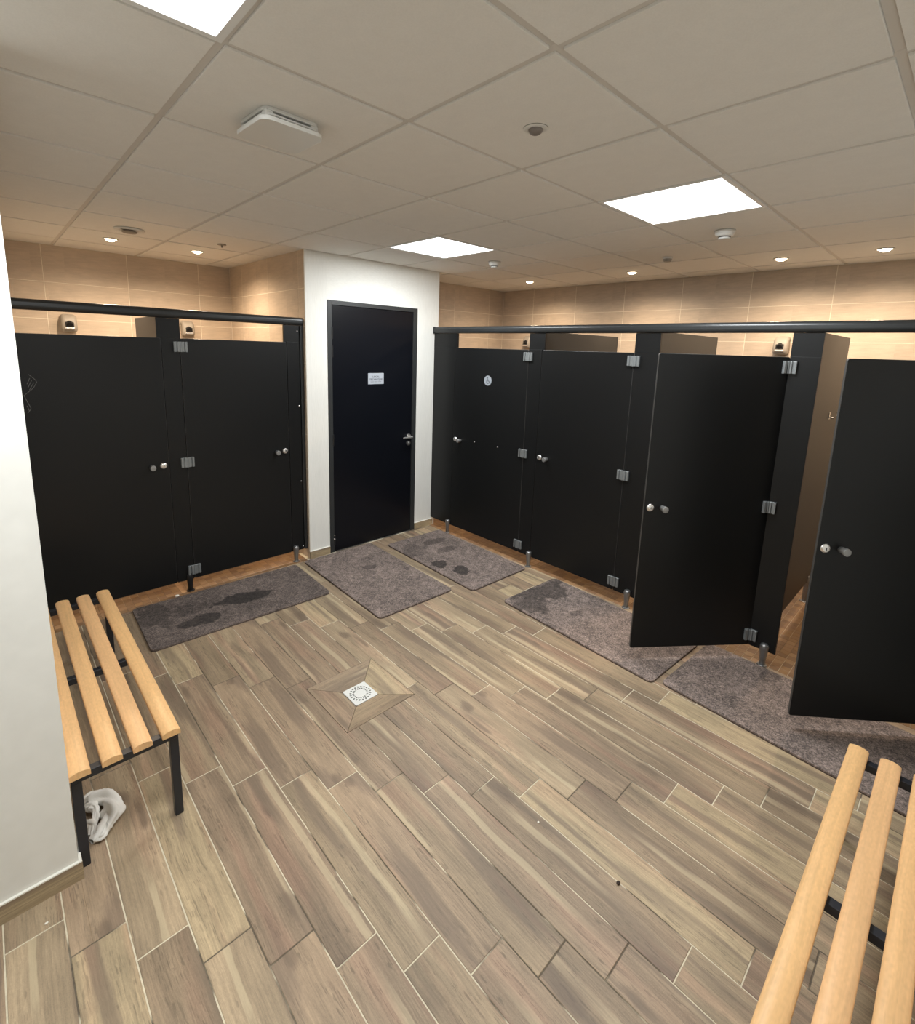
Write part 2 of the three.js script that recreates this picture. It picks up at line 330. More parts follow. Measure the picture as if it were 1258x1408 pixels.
baseboard('baseboard_far', 'brown baseboard on both sides of the black door', [box(SIDEX, 2.152, 0, 0.066, FARZ, FARZ + 0.01), box(3.133, 3.375, 0, 0.066, FARZ, FARZ + 0.01)],
  [box(SIDEX, 2.152, 0.066, 0.070, FARZ, FARZ + 0.009), box(3.133, 3.375, 0.066, 0.070, FARZ, FARZ + 0.009)]);

// ------------------------------------------------------------------ black door in the far wall
{
  const d = new THREE.Group(); d.name = 'door_1'; d.position.set(2.155, 0, FARZ); scene.add(d); struct(d, 'plain black door with a metal lever handle and small sign plate', 'door');
  const W = 0.975, H = 2.246;
  mesh('door_frame', merge([rbox(0, 0.042, 0, H, -0.1, 0.006), rbox(W - 0.05, W, 0, H, -0.1, 0.006), rbox(0.042, W - 0.05, H - 0.038, H, -0.1, 0.006), box(0.042, 0.055, 0, H - 0.038, -0.1, -0.05), box(W - 0.063, W - 0.05, 0, H - 0.038, -0.1, -0.05)]), M.doorFrame, d);
  const leaf = mesh('door_leaf', rbox(0.045, W - 0.053, 0.006, H - 0.041, -0.045, -0.002, 0.0015), M.doorLeaf, d);
  mesh('threshold', box(0.042, W - 0.05, -0.002, 0.003, -0.06, 0.0), M.steel, d);
  for (const y of [1.915 + 0.06, 1.82, 1.045, 0.115]) {
    const h = mesh('hinge', cyl(0.007, 0.007, 0.1, 12), M.black, d, [0.0435, y, 0.004]);
    if (y < 0.2) mesh('hinge_pin', merge([cyl(0.0075, 0.0075, 0.006, 12).translate(0, 0.045, 0), new THREE.SphereGeometry(0.009, 12, 8).translate(0, 0.012, 0)]), M.chrome, h);
  }
  const hx = 3.04 - 2.155;
  const ln = mesh('lever_handle', merge([cyl(0.024, 0.024, 0.009, 24).rotateX(Math.PI / 2).translate(hx, 1.0, 0.004), cyl(0.008, 0.008, 0.055, 14).rotateX(Math.PI / 2).translate(hx, 1.0, 0.033), new THREE.CapsuleGeometry(0.0085, 0.105, 5, 12).rotateZ(Math.PI / 2).translate(hx - 0.048, 0.998, 0.058)]), M.chrome, d);
  ln.userData.label = 'bright chrome lever';
  const lk = mesh('lock_rose', cyl(0.024, 0.024, 0.008, 24).rotateX(Math.PI / 2).translate(hx, 0.93, 0.002), M.steel, d);
  mesh('lock_cylinder', merge([cyl(0.0085, 0.0085, 0.012, 14).rotateX(Math.PI / 2).translate(hx, 0.934, 0.005), box(hx - 0.004, hx + 0.004, 0.915, 0.934, 0.001, 0.010)]), M.chrome, lk);
  // sign plate
  const cv = document.createElement('canvas'); cv.width = 384; cv.height = 224; const c = cv.getContext('2d');
  c.fillStyle = '#a9afb8'; c.fillRect(0, 0, 384, 224); c.fillStyle = '#3c4046'; c.textAlign = 'center';
  c.font = 'bold 56px sans-serif'; c.fillText('LOCAL', 192, 92); c.fillText('TECHNIQUE', 192, 148);
  for (let i = 0; i < 22; i++) { if (i % 8 === 7) continue; c.fillRect(60 + i * 12, 168, 4, 16); c.fillRect(60 + i * 12, 168 + (i % 3) * 6, 8, 4); }
  const tx = new THREE.CanvasTexture(cv); tx.colorSpace = THREE.SRGBColorSpace;
  const plate = mesh('sign_plate', rbox(0.408, 0.582, 1.528, 1.63, -0.003, 0.0005, 0.001), mat({ color: S('#a9afb8'), roughness: 0.45 }), d);
  plate.userData.label = 'small grey printed sign plate';
  mesh('sign_print', new THREE.PlaneGeometry(0.172, 0.1).translate(0.495, 1.579, 0.0012), mat({ map: tx, roughness: 0.5 }), plate);
}

// ------------------------------------------------------------------ shower cubicles
const DOOR_B = 0.09, DOOR_T = 1.885, TH = 0.013;
// local frame of a front: faces -x, doors run along dir * z from the hinge
function hingeFixed() { return merge([...ribs(), cyl(0.0075, 0.0075, 0.072, 12).translate(-TH / 2 - 0.012, 0, 0)]); }
function ribs() { return [rbox(-TH / 2 - 0.009, -TH / 2, -0.036, 0.036, 0.004, 0.044, 0.002), rbox(-TH / 2 - 0.018, -TH / 2 - 0.004, -0.036, 0.036, 0.005, 0.021, 0.003), rbox(-TH / 2 - 0.018, -TH / 2 - 0.004, -0.036, 0.036, 0.028, 0.044, 0.003)]; }
function hingeLeaf() { return merge(ribs()); }
// one shower cubicle: the group stands at origin [x, 0, z] of its front; local z runs along the front, local x into the cubicle
function cubicle(front, turn, o, label) {
  const at = turn ? [o, 0, front] : [front, 0, o];
  return thing('shower_cubicle', label, 'cubicle', at, turn, 'black shower cubicles');
}
function addDoor(g, h, dir, w, open, narrow = false) {             // h: local z of the hinge line
  const sh = roundedRect(w - 0.002, DOOR_T - DOOR_B, 0.012);
  const geo = new THREE.ExtrudeGeometry(sh, { depth: TH - 0.003, bevelEnabled: true, bevelThickness: 0.0015, bevelSize: 0.0015, bevelOffset: -0.0015, bevelSegments: 2, curveSegments: 6 });
  geo.rotateY(-Math.PI / 2); geo.translate(TH / 2 - 0.0015, (DOOR_T + DOOR_B) / 2, dir * w / 2);
  const p = mesh('door', geo, [M.hpl, M.hplEdge], g, [0, 0, h]); p.rotation.y = open;
  const edge = dir * w, ky = 0.992;
  mesh('lock', lathe([[0, 0.014], [0.011, 0.0138], [0.017, 0.012], [0.0225, 0.0065], [0.0245, 0], [0, 0]]).rotateZ(Math.PI / 2), M.chrome, p, [-TH / 2, ky, edge - dir * 0.038]).userData.label = 'round chrome lock';
  mesh('coin_slot', box(-0.0146, -0.0132, -0.007, 0.007, -0.0016, 0.0016), M.dark, p, [-TH / 2, ky, edge - dir * 0.038]);
  mesh('knob', lathe([[0, 0.047], [0.0165, 0.0465], [0.0185, 0.0445], [0.0185, 0.028], [0.016, 0.018], [0.0145, 0], [0, 0]]).rotateZ(Math.PI / 2), M.knob, p, [-TH / 2, ky - 0.002, edge - dir * 0.112]).userData.label = 'grey cylindrical knob';
  mesh('inner_knob', cyl(0.012, 0.012, 0.03, 16).rotateZ(Math.PI / 2), M.knob, p, [TH / 2 + 0.015, ky, edge - dir * 0.075]);
  for (const y of [1.827, 0.997, 0.165]) {
    const leaf = mesh('hinge_leaf', hingeLeaf(), M.hinge, p, [0, y, 0]); leaf.scale.z = dir;
    const fx = mesh('hinge', narrow ? cyl(0.0075, 0.0075, 0.072, 12).translate(-TH / 2 - 0.012, 0, 0) : hingeFixed(), M.hinge, g, [0, y, h]); fx.scale.z = -dir; fx.userData.label = 'ribbed grey hinge';
  }
  return p;
}
function legGeo() { return merge([lathe([[0, 0.142], [0.014, 0.1415], [0.0215, 0.136], [0.025, 0.124], [0.0245, 0.108], [0.0185, 0.055], [0.0165, 0.008], [0, 0.008]], 24), lathe([[0, 0.009], [0.026, 0.007], [0.029, 0.0], [0, 0]], 24)]); }
// a fixed front panel beside a door: from s0 to s1 along the front (world); laps = where a door laps over it, seal = a strip behind the hinge gap
function addFront(g, o, s0, s1, laps, leg, screws = [], seal = [0, 0], legX = -0.018, legMat = M.steel) {
  s0 -= o; s1 -= o;
  const a = s0 + laps[0], b = s1 - laps[1];
  const p = mesh('front_panel', merge([rbox(-TH / 2, TH / 2 + 0.0004, DOOR_B, DOOR_T + 0.003, a, b, 0.0015), rbox(TH / 2 + 0.0004, TH / 2 + 0.007, DOOR_B, 2.0195, s0 - (laps[0] ? 0 : seal[0]), s1 + (laps[1] ? 0 : seal[1]), 0.002), box(-TH / 2, TH / 2 + 0.0004, DOOR_T + 0.003, 2.0195, s0, s1)]), M.hpl, g);
  for (const z of leg) mesh('leg', legGeo(), legMat, g, [legX, 0, z - o]).userData.label = 'tapered metal leg';
  for (const [z, y] of screws) mesh('screw', new THREE.SphereGeometry(0.005, 10, 6).scale(0.5, 1, 1), M.chrome, p, [-TH / 2, y, z - o]);
  return p;
}
function addPartition(g, z, depth) {               // a side panel running from the front into the cubicle
  const p = mesh('partition', rbox(0.028, depth, 0.175, 2.04, z - 0.0065, z + 0.0065, 0.002), M.partition, g);
  const leg = merge([lathe([[0, 0.215], [0.013, 0.215], [0.019, 0.208], [0.0185, 0.17], [0.0155, 0.008], [0, 0.008]], 20), lathe([[0, 0.009], [0.026, 0.007], [0.029, 0.0], [0, 0]], 20)]);
  mesh('leg', leg, M.steel, g, [depth - 0.09, 0, z]);
  mesh('bracket', rbox(0.0145, 0.055, 1.9, 1.94, z - 0.02, z + 0.02, 0.002), M.hinge, p);
  return p;
}
const RX = 3.36;
{ // the row of four
  const o1 = -2.638, c1 = cubicle(RX, 0, o1, 'shower cubicle with wide closed black door and round wheelchair sign');
  const p = addDoor(c1, 0, -1, 0.895, 0);
  addFront(c1, o1, -3.846, -3.508, [0, 0.028], [-3.56]);
  addFront(c1, o1, -2.635, -2.478, [0, 0.026], [-2.505], [], [0.012, 0]);
  addPartition(c1, -2.5565 - o1, 1.30);
  const o2 = -1.70, c2 = cubicle(RX, 0, o2, 'shower cubicle with closed black door next to the wheelchair sign cubicle');
  addDoor(c2, 0, -1, 0.80, 0);
  addFront(c2, o2, -1.697, -1.522, [0, 0], [-1.578], [], [0.012, 0]);
  addPartition(c2, -1.6195 - o2, 1.30);
  const o3 = -0.765, c3 = cubicle(RX, 0, o3, 'shower cubicle with its black door swung open beside a closed cubicle');
  addDoor(c3, 0, -1, 0.785, THREE.MathUtils.degToRad(52));
  addFront(c3, o3, -0.762, -0.615, [0, 0], [-0.672], [], [0.004, 0]);
  addPartition(c3, -0.6995 - o3, 1.26);
  const o4 = 0.162, c4 = cubicle(RX, 0, o4, 'shower cubicle with its black door swung open over the mat by the long bench');
  addDoor(c4, 0, -1, 0.80, THREE.MathUtils.degToRad(43));
  addFront(c4, o4, 0.165, 0.298, [0, 0], [0.22]);
  // wheelchair sign on the wide door
  const cv = document.createElement('canvas'); cv.width = cv.height = 256; const c = cv.getContext('2d');
  c.fillStyle = '#969ca3'; c.fillRect(0, 0, 256, 256); c.strokeStyle = c.fillStyle = '#3c4148'; c.lineCap = 'round'; c.lineJoin = 'round';
  c.beginPath(); c.arc(122, 58, 16, 0, 7); c.fill();
  c.lineWidth = 16; c.beginPath(); c.moveTo(124, 84); c.lineTo(130, 138); c.lineTo(172, 138); c.lineTo(192, 192); c.stroke();
  c.lineWidth = 12; c.beginPath(); c.moveTo(127, 106); c.lineTo(164, 108); c.stroke();
  c.lineWidth = 13; c.beginPath(); c.arc(126, 160, 46, -2.1, 0.25, true); c.stroke();
  const tx = new THREE.CanvasTexture(cv); tx.colorSpace = THREE.SRGBColorSpace;
  mesh('round_sign', cyl(0.046, 0.046, 0.003, 40).rotateZ(Math.PI / 2), M.hinge, p, [-TH / 2 - 0.001, 1.597, -3.09 - o1]).userData.label = 'round grey wheelchair sign';
  mesh('sign_print', new THREE.CircleGeometry(0.045, 40).rotateY(-Math.PI / 2).translate(-0.0022, 0, 0), mat({ map: tx, roughness: 0.4 }), p, [-TH / 2 - 0.001, 1.597, -3.09 - o1]);
  for (const z of [-3.234, -2.939]) mesh('screw', new THREE.SphereGeometry(0.0075, 12, 8).scale(0.5, 1, 1), M.chrome, p, [-TH / 2, 1.004, z - o1]);
}
// the two by the bench: turned a quarter so that local z runs along world x and local -x faces +z
const LZ = -3.9, Q = Math.PI / 2;
{
  const oa = 0.1000, ca = cubicle(LZ, Q, oa, 'shower cubicle with closed black door behind the slatted bench');
  const P = addDoor(ca, 0, 1, 0.813, 0, true);
  addFront(ca, oa, 0.083, 0.0975, [0, 0], []);
  addPartition(ca, 0.9595 - oa, 0.92);
  const ob = 1.03, cb = cubicle(LZ, Q, ob, 'shower cubicle with closed black door beside the white door wall');
  addDoor(cb, 0, 1, 0.782, 0);
  addFront(cb, ob, 0.888, 1.027, [0.026, 0], [0.997], [], [0, 0.012], -0.002, M.black);
  addFront(cb, ob, 1.790, 1.925, [0.026, 0], [1.842], [[1.906, 1.975], [1.909, 1.36], [1.911, 0.71], [1.914, 0.115]]);
  mesh('wall_channel', merge([box(-0.016, -0.012, 0.09, 2.0195, 1.925 - ob, 1.9535 - ob), box(0.0145, 0.018, 0.09, 2.0195, 1.925 - ob, 1.9535 - ob), box(-0.016, 0.018, 0.09, 2.0195, 1.950 - ob, 1.9535 - ob)]), M.rail, cb);
  // scratched marks near the edge of the first door
  const px = (u, v) => [(0.150 + (u - 16) * 0.00345) + (v - 480) * -0.00038, 1.80 - (v - 480) * 0.00445];
  const lines = [[[35, 515], [45.8, 524.5], [41, 533.5], [29, 543]], [[29, 543], [34, 553], [38.2, 561], [34, 566.5]], [[36.5, 520], [33, 528]], [[39, 523], [34, 533]], [[42, 526], [36, 536]], [[33, 557], [36, 564]]];
  const gs = lines.map((l) => new THREE.TubeGeometry(new THREE.CatmullRomCurve3(l.map(([u, v]) => { const [x, y] = px(u, v); return new THREE.Vector3(-TH / 2, y, x - oa); }), false, 'catmullrom', 0.2), 14, 0.0016, 5));
  mesh('scratch_marks', merge(gs), mat({ color: S('#6d6d6b'), roughness: 0.6 }), P).userData.label = 'pale scratched marks';
}
// head rails
function headRail(name, len, label, pos, turn) {
  const g = thing('head_rail', label, 'rail', pos, turn);
  const s = roundedRect(0.052, 0.064, 0.0255);
  const geo = new THREE.ExtrudeGeometry(s, { depth: len, bevelEnabled: false, curveSegments: 10 });
  mesh('rail_tube', geo, M.rail, g);
  mesh('end_cap', rbox(-0.029, 0.029, -0.034, 0.034, -0.004, 0.012, 0.004), M.rail, g);
  return g;
}
headRail('r', 4.14, 'long dark head rail above the row of four cubicle doors', [RX, 2.052, -3.845], 0);
headRail('l', 1.868, 'short dark head rail above the two cubicle doors by the bench', [0.085, 2.052, LZ], Q);

{ // coat hook
  const g = thing('coat_hook', 'small chrome coat hook on the partition of the open cubicle', 'hook', [4.30, 1.49, -0.693]);
  mesh('hook_plate', rbox(-0.012, 0.012, -0.025, 0.025, 0, 0.004, 0.0015), M.chrome, g);
  mesh('hook_arm', merge([new THREE.TubeGeometry(new THREE.CatmullRomCurve3([[0, -0.01, 0.003], [0, -0.012, 0.03], [0, 0.006, 0.045], [0, 0.022, 0.046]].map((v) => new THREE.Vector3(...v))), 14, 0.0045, 8), new THREE.SphereGeometry(0.008, 12, 8).translate(0, 0.024, 0.046)]), M.chrome, g);
}
// shower heads on the back walls
function showerHead(pos, turn, label) {
  const g = thing('shower_unit', label, 'shower', pos, turn);
  const s = new THREE.Shape(); s.moveTo(0, -0.075); s.lineTo(0.055, -0.075); s.bezierCurveTo(0.085, -0.07, 0.095, -0.03, 0.085, 0.01); s.bezierCurveTo(0.075, 0.06, 0.045, 0.08, 0, 0.08); s.lineTo(0, -0.075);
  const b = new THREE.ExtrudeGeometry(s, { depth: 0.044, bevelEnabled: true, bevelThickness: 0.024, bevelSize: 0.024, bevelOffset: -0.024, bevelSegments: 7, curveSegments: 12 });
  b.translate(0, 0, -0.022); b.rotateY(-Math.PI / 2); b.scale(1.2, 1, 1);
  mesh('housing', b, M.offWhite, g);
  const nz = mesh('nozzle_recess', rbox(-0.03, 0.03, -0.030, 0.012, 0.05, 0.093, 0.006), M.dark, g); nz.rotation.x = 0;
  mesh('nozzle', merge([cyl(0.021, 0.024, 0.03, 20).rotateX(Math.PI / 2 + 0.5).translate(0, -0.005, 0.085), cyl(0.016, 0.016, 0.006, 20).rotateX(Math.PI / 2 + 0.5).translate(0, -0.012, 0.099)]), M.black, g);
  mesh('chrome_lip', rbox(-0.034, 0.034, -0.052, -0.034, 0.06, 0.098, 0.006), M.chrome, g);
  return g;
}
showerHead([0.585, 1.985, NZL], 0, 'off white wall mounted shower on the tiled wall behind the bench side cubicle');
showerHead([1.515, 1.985, NZL], 0, 'off white wall mounted shower on the tiled wall near the white door wall');
showerHead([NXR, 1.985, -1.205], -Q, 'off white wall mounted shower on the tiled wall above the open cubicle door');
showerHead([NXR, 1.985, -2.09], -Q, 'off white wall mounted shower on the tiled wall of the closed middle cubicle');
showerHead([NXR, 1.985, -3.93], -Q, 'off white wall mounted shower on the tiled wall behind the wheelchair sign door');

// ------------------------------------------------------------------ benches
const beech = texture(128, 1024, (x, y) => {
  const u = x / 128, v = y / 1024, w = u + 0.25 * (fbm(u * 1.2, v * 2, 71) - 0.5);
  const L = 1 + 0.09 * (fbm(w * 14, v * 2.5, 72, 3) - 0.5) + 0.05 * (fbm(w * 60, v * 16, 73, 2) - 0.5) + 0.05 * (vnoise(w * 30, v * 120, 75) - 0.5) + 0.06 * (fbm(u, v * 4, 76) - 0.5);
  return [clamp(226 * L, 0, 255), 184 * L, 132 * L];
});
const beechMats = [0, 1, 2, 3].map((k) => { const t = beech.clone(); t.repeat.set(8, 0.8); t.offset.set(k * 0.27, k * 0.19); t.needsUpdate = true; return mat({ map: t, roughness: 0.42, color: new THREE.Color().setRGB(1 - 0.01 * (k % 3), 0.97 - 0.015 * (k % 3), 0.95 - 0.03 * (k % 2)) }); });
function bench(pos, turn, len, label, mids) {
  // local: length along -z from 0, width along +x from 0
  const g = thing('slatted_bench', label, 'bench', pos, turn);
  const W = 0.345, pitch = 0.0945, sw = 0.062, top = 0.374;
  for (let k = 0; k < 4; k++) {
    const s = new THREE.Shape(), h = sw / 2; s.moveTo(-h, 0); s.lineTo(h, 0); s.lineTo(h, 0.014); s.bezierCurveTo(h, 0.021, h * 0.5, 0.0265, 0, 0.0265); s.bezierCurveTo(-h * 0.5, 0.0265, -h, 0.021, -h, 0.014); s.lineTo(-h, 0);
    const geo = new THREE.ExtrudeGeometry(s, { depth: len, bevelEnabled: false, curveSegments: 10 });
    geo.translate(sw / 2 + k * pitch, top, -len);
    mesh('slat', geo, beechMats[k], g);
  }
  const t = 0.03;
  for (const z of [-0.02 - t, -len + 0.02]) {
    for (const x of [0.006, W - t - 0.004]) { const l = mesh('leg', rbox(x, x + t, 0.004, top - t, z, z + t, 0.002), M.benchSteel, g); mesh('foot', box(x + 0.002, x + t - 0.002, 0, 0.004, z + 0.002, z + t - 0.002), M.black, l); }
    mesh('crossbar', rbox(0.006, W - 0.004, top - t, top, z, z + t, 0.002), M.benchSteel, g);
  }
  for (const z of mids) mesh('crossbar', rbox(0.006, W - 0.004, top - t, top, -z, -z + t, 0.002), M.benchSteel, g);
  for (const x of [0.012, W - 0.028]) mesh('side_rail', rbox(x, x + 0.018, top - 0.028, top - 0.003, -len + 0.05, -0.05, 0.002), M.benchSteel, g);
  return g;
}
bench([0.0795, 0, -1.928], 0, 1.462, 'wooden slatted bench with black steel legs against the white wall corner', [0.68]);
bench([2.335, 0, 0.2025], Q, 1.462, 'wooden slatted bench with black steel legs opposite the black door', [0.76]);

// ------------------------------------------------------------------ floor mats
function floorMat(cx, cz, w, l, turn, stains, label, k, tone = 1) {
  const g = thing('floor_mat', label, 'mat', [cx, 0, cz], turn, 'brown carpet floor mats');
  const nx = Math.round(w * 560), ny = Math.round(l * 560);
  const tx = texture(nx, ny, (x, y) => {
    const X = x / 560 - w / 2, Z = y / 560 - l / 2;
    const sp = vnoise(x / 1.7, y / 1.7, 200 + k), sp2 = vnoise(x / 3.6, y / 3.6, 210 + k), cl = fbm(x / 16, y / 16, 220 + k, 3), cl2 = fbm(x / 90, y / 90, 230 + k, 2);
    let L = tone * (0.66 + 0.54 * sp + 0.36 * (sp2 - 0.5) + 0.36 * (cl - 0.5) + 0.22 * (cl2 - 0.5));
    let wet = 0;
    for (const [sx, sz, rx, rz, amt] of stains) {
      const d = Math.hypot((X - sx) / rx, (Z - sz) / rz) + 1.3 * (fbm(x / 40, y / 40, 240 + k, 3) - 0.5);
      wet = Math.max(wet, amt * (1 - smooth(0.82, 1.08, d)));
    }
    L *= 1 - 0.45 * wet;
    return [clamp(128 * L, 0, 255), clamp(114 * L, 0, 255), clamp(107 * L, 0, 255)];
  });
  const geoTop = new THREE.ExtrudeGeometry(roundedRect(w - 0.012, l - 0.012, 0.03), { depth: 0.004, bevelEnabled: true, bevelThickness: 0.004, bevelSize: 0.003, bevelSegments: 2, curveSegments: 6 });
  geoTop.rotateX(Math.PI / 2); geoTop.translate(0, 0.0105, 0);
  const p = geoTop.attributes.position, uv = geoTop.attributes.uv; for (let i = 0; i < p.count; i++) uv.setXY(i, p.getX(i) / w + 0.5, p.getZ(i) / l + 0.5);
  mesh('pile', geoTop, mat({ map: tx, bumpMap: tx, bumpScale: 0.004, roughness: 1 }), g);
  const hem = new THREE.ExtrudeGeometry(roundedRect(w - 0.005, l - 0.005, 0.034), { depth: 0.0045, bevelEnabled: true, bevelThickness: 0.0008, bevelSize: 0.0008, bevelOffset: -0.0008, bevelSegments: 1, curveSegments: 6 });
  hem.rotateX(Math.PI / 2); hem.translate(0, 0.0056, 0);
  mesh('hem', hem, mat({ color: S('#51453f'), roughness: 0.9 }), g);
  return g;
}
const dg = THREE.MathUtils.degToRad;
floorMat(1.188, -3.50, 1.20, 0.63, dg(-1.6), [[0.08, 0.0, 0.2, 0.075, 1], [-0.26, 0.12, 0.12, 0.08, 0.9], [-0.5, -0.12, 0.12, 0.2, 0.5], [-0.32, -0.06, 0.12, 0.08, 0.4]], 'dark brown wet stained mat in front of the cubicles by the bench', 1, 0.84);
floorMat(2.20, -3.21, 0.685, 1.195, dg(-1.5), [[0.04, -0.14, 0.05, 0.035, 0.55], [0.27, 0.07, 0.03, 0.04, 0.5]], 'clean brown carpet mat laid in front of the black door', 2);
floorMat(2.97, -3.07, 0.66, 1.18, dg(-1.2), [[-0.21, 0.06, 0.065, 0.075, 1], [-0.155, 0.275, 0.075, 0.08, 1], [0.07, -0.37, 0.12, 0.05, 0.6], [0.05, -0.15, 0.1, 0.05, 0.45], [-0.2, -0.3, 0.12, 0.16, 0.35]], 'brown mat with dark wet footprints below the wheelchair sign door', 3);
floorMat(2.973, -1.625, 0.625, 1.195, dg(-2.9), [[0.02, -0.5, 0.27, 0.13, 0.7], [-0.2, -0.42, 0.12, 0.16, 0.6], [-0.02, -0.14, 0.06, 0.035, 0.45]], 'brown mat with one dark wet corner below the closed middle cubicle', 4);
floorMat(2.965, -0.40, 0.64, 1.195, dg(-2.9), [[0.25, -0.22, 0.1, 0.05, 0.5]], 'brown carpet mat reaching under the end of the long bench', 5);

// ------------------------------------------------------------------ ceiling devices
{ // square air vent
  const g = thing('air_vent', 'square white ceiling air vent with slotted sides', 'vent', [0.83, CEIL, -1.79], dg(2), undefined);
  const ex = (w, d, r, y) => { const q = new THREE.ExtrudeGeometry(roundedRect(w, w, r), { depth: d - 0.004, bevelEnabled: true, bevelThickness: 0.002, bevelSize: 0.002, bevelOffset: -0.002, bevelSegments: 2, curveSegments: 8 }); q.rotateX(Math.PI / 2); q.translate(0, y - 0.002, 0); return q; };
  mesh('base_ring', ex(0.2, 0.012, 0.03, 0), M.whitePlastic, g);
  mesh('core', ex(0.165, 0.03, 0.02, -0.008), M.dark, g);
  mesh('louvre', ex(0.2, 0.007, 0.03, -0.0185), M.whitePlastic, g);
  mesh('cover', ex(0.225, 0.014, 0.036, -0.032), M.whitePlastic, g);
  const posts = []; for (const a of [-1, 1]) for (const b of [-1, 1]) posts.push(rbox(a * 0.08 - 0.015, a * 0.08 + 0.015, -0.034, -0.006, b * 0.08 - 0.015, b * 0.08 + 0.015, 0.006));
  mesh('corner_posts', merge(posts), M.whitePlastic, g);
}
{
  const g = thing('motion_sensor', 'small round recessed motion sensor in a ceiling tile', 'sensor', [1.45, CEIL, -1.165]);
  mesh('ring', lathe([[0.024, -0.004], [0.03, -0.0055], [0.04, -0.0035], [0.042, 0], [0.024, 0], [0.024, -0.004]]), M.whitePlastic, g);
  mesh('lens', new THREE.SphereGeometry(0.025, 20, 10, 0, Math.PI * 2, Math.PI / 2, Math.PI / 2).scale(1, 0.75, 1), mat({ color: S('#7d7570'), roughness: 0.35 }), g, [0, -0.003, 0]);
}
function smokeDetector(x, z, r, label) {
  const g = thing('smoke_detector', label, 'smoke detector', [x, CEIL, z]);
  mesh('base', lathe([[0, 0], [r, 0], [r, -0.008], [r * 0.96, -0.012], [0, -0.012]]), M.whitePlastic, g);
  mesh('dome', lathe([[r * 0.93, -0.012], [r * 0.9, -0.024], [r * 0.72, -0.034], [r * 0.60, -0.036], [0, -0.036]]), M.whitePlastic, g);
  mesh('chamber', merge([lathe([[r * 0.56, -0.034], [r * 0.56, -0.046], [r * 0.42, -0.051], [0, -0.052]]), ]), M.whitePlastic, g);
  mesh('slot_ring', lathe([[r * 0.575, -0.0365], [r * 0.575, -0.041], [r * 0.5, -0.041]]), M.dark, g);
}
smokeDetector(3.307, -1.178, 0.058, 'white domed smoke detector beside a ceiling light panel');
smokeDetector(3.284, -3.007, 0.054, 'white domed smoke detector near the head rail by the door');
{
  const g = thing('ceiling_sensor', 'small white ceiling box sensor above the middle cubicles', 'sensor', [3.93, CEIL, -1.795]);
  mesh('base', cyl(0.036, 0.036, 0.012, 24), M.whitePlastic, g, [0, -0.006, 0]); mesh('body', cyl(0.032, 0.027, 0.02, 24), M.offWhite, g, [0, -0.022, 0]);
  const v = thing('exhaust_valve', 'round ceiling exhaust valve above the cubicles by the bench', 'vent', [0.84, CEIL, -4.2]);
  mesh('ring', lathe([[0.055, -0.002], [0.09, -0.001], [0.094, -0.006], [0.086, -0.016], [0.064, -0.010], [0.055, -0.002]]), M.whitePlastic, v);
  mesh('disc', lathe([[0, -0.012], [0.04, -0.014], [0.05, -0.018], [0.04, -0.026], [0, -0.030]]), M.greyPlastic, v);
  mesh('throat', cyl(0.056, 0.056, 0.002, 24), M.dark, v, [0, -0.001, 0]);
  const h = thing('ceiling_hook', 'small white ceiling fitting above the second bench side cubicle', 'fitting', [1.457, CEIL, -4.214]);
  mesh('plate', cyl(0.03, 0.033, 0.006, 24), M.offWhite, h, [0, -0.003, 0]); mesh('stub', cyl(0.006, 0.006, 0.02, 12), M.greyPlastic, h, [0, -0.014, 0]);
}
// warm spotlights over the showers
const spotList = [[0.815, -4.72, 'lit warm spotlight beside the round exhaust valve'], [1.424, -4.71, 'lit warm spotlight over the second bench side shower'], [4.42, -3.52, 'lit warm spotlight over the shower with the wheelchair sign'], [4.43, -2.345, 'lit warm spotlight over the closed middle shower'], [4.45, -1.163, 'lit warm spotlight over the first open shower'], [4.45, -0.563, 'lit warm spotlight over the last open shower']];
const glow = mat({ color: S('#fff4e0'), emissive: new THREE.Color().setRGB(1, 0.82, 0.55), emissiveIntensity: 14, roughness: 0.5 });
for (const [x, z, label] of spotList) {
  const g = thing('spotlight', label, 'spotlight', [x, CEIL, z], 0, 'warm spotlights over the showers');
  mesh('trim_ring', lathe([[0.039, 0.0], [0.05, 0.0005], [0.052, -0.003], [0.043, -0.007], [0.039, -0.003], [0.039, 0.0]]), M.whitePlastic, g);
  mesh('lamp', lathe([[0, -0.020], [0.016, -0.018], [0.03, -0.011], [0.038, -0.0012], [0, -0.0008]]), glow, g);
  const l = new THREE.SpotLight(SPOT_COLOR, SPOT_INTENSITY * (z < -4.5 ? 1.2 : 1), 0, 1.42, 1.0, 2); l.name = 'spot_light'; l.position.set(0, -0.024, 0); l.castShadow = true; l.shadow.radius = 1.5;
  const t = new THREE.Object3D(); t.name = 'spot_aim'; t.position.set(0, -2, 0); g.add(l, t); l.target = t;
}

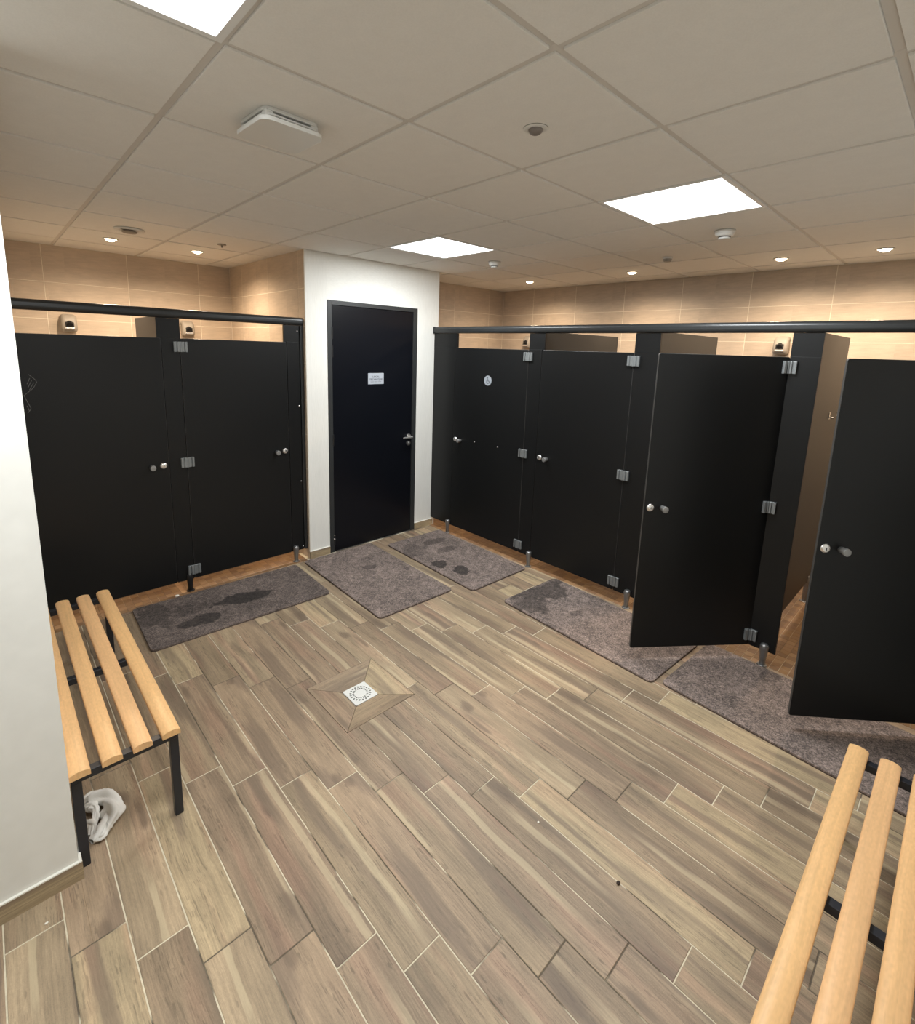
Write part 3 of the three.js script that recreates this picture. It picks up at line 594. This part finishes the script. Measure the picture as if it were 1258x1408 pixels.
// ------------------------------------------------------------------ small things on the floor
{ // crumpled white sock under the bench
  const tube = (pts, rad, flat, wr, s0) => {
    const c = new THREE.CatmullRomCurve3(pts.map(([x, y, z]) => new THREE.Vector3(x, y, z))), nu = 60, nv = 30, P = [], I = [];
    for (let i = 0; i <= nu; i++) {
      const t = i / nu, p = c.getPoint(t), d = c.getTangent(t), side = new THREE.Vector3(-d.z, 0, d.x).normalize();
      const e = Math.pow(Math.sin(Math.PI * clamp(t * 0.94 + 0.03)), 0.35);
      for (let j = 0; j < nv; j++) {
        const a = j / nv * Math.PI * 2, r = rad * e * (0.85 + 0.3 * vnoise(t * 5, 1, s0));
        const n = 1 + wr * (fbm(t * 7 + Math.cos(a) * 1.1, Math.sin(a) * 1.1 + 4, s0 + 3, 2) - 0.5) * 2;
        const q = p.clone().addScaledVector(side, Math.cos(a) * r * n); q.y = Math.max(0.0012, p.y + Math.sin(a) * r * flat * n); P.push(q.x, q.y, q.z);
      }
    }
    for (let i = 0; i < nu; i++) for (let j = 0; j < nv; j++) { const a = i * nv + j, b = i * nv + (j + 1) % nv, c2 = a + nv, d = b + nv; I.push(a, b, c2, b, d, c2); }
    const g = new THREE.BufferGeometry(); g.setAttribute('position', new THREE.Float32BufferAttribute(P, 3)); g.setIndex(I); g.computeVertexNormals(); return g;
  };
  const body = mergeGeometries([
    tube([[0.122, 0.024, -2.238], [0.150, 0.030, -2.236], [0.190, 0.030, -2.200], [0.212, 0.026, -2.140], [0.196, 0.022, -2.085], [0.158, 0.018, -2.045], [0.128, 0.014, -2.030]], 0.030, 0.85, 0.8, 500),
    tube([[0.104, 0.016, -2.195], [0.135, 0.034, -2.190], [0.158, 0.040, -2.160], [0.150, 0.030, -2.110], [0.130, 0.020, -2.055]], 0.016, 1.1, 0.9, 520),
    tube([[0.140, 0.018, -2.040], [0.160, 0.024, -2.030], [0.182, 0.022, -2.050], [0.196, 0.02, -2.08]], 0.011, 1.3, 0.8, 540),
    tube([[0.100, 0.012, -2.130], [0.122, 0.024, -2.120], [0.140, 0.026, -2.080], [0.132, 0.016, -2.045]], 0.013, 1.0, 0.8, 560),
  ]);
  const wool = texture(256, 256, (x, y) => { const v = 228 + 18 * (vnoise(x / 2, y / 2, 88) - 0.5); return [v, v - 3, v - 10]; });
  tag(mesh('sock', body, mat({ map: wool, roughness: 0.95 })), 'crumpled white sock lying on the floor under the bench', 'sock');
  const crumb = (x, z, r, c, label) => { const g = new THREE.IcosahedronGeometry(r, 1); g.scale(1.3, 0.6, 1); tag(mesh('crumb', g, mat({ color: S(c), roughness: 0.8 }), scene, [x, r * 0.5, z]), label, 'crumb'); };
  crumb(1.48, -0.626, 0.0065, '#2e2118', 'small dark crumb alone on the open plank floor');
  crumb(1.454, -0.962, 0.004, '#e8e2d4', 'tiny white crumb on the open plank floor');
  crumb(-0.021, -1.816, 0.004, '#e8e2d4', 'tiny white crumb beside the baseboard of the white wall corner');
  crumb(0.892, -3.858, 0.012, '#efe9dc', 'white scrap on the floor at the edge of the wet stained mat');
  const f = new THREE.IcosahedronGeometry(0.006, 1); f.scale(1.2, 0.6, 1);
  tag(mesh('crumb', f, mat({ color: S('#e8e2d4'), roughness: 0.8 }), scene, [2.837, 0.014, -3.56]), 'tiny white crumb on the mat with wet footprints', 'crumb');
}
renderer.render(scene, camera);
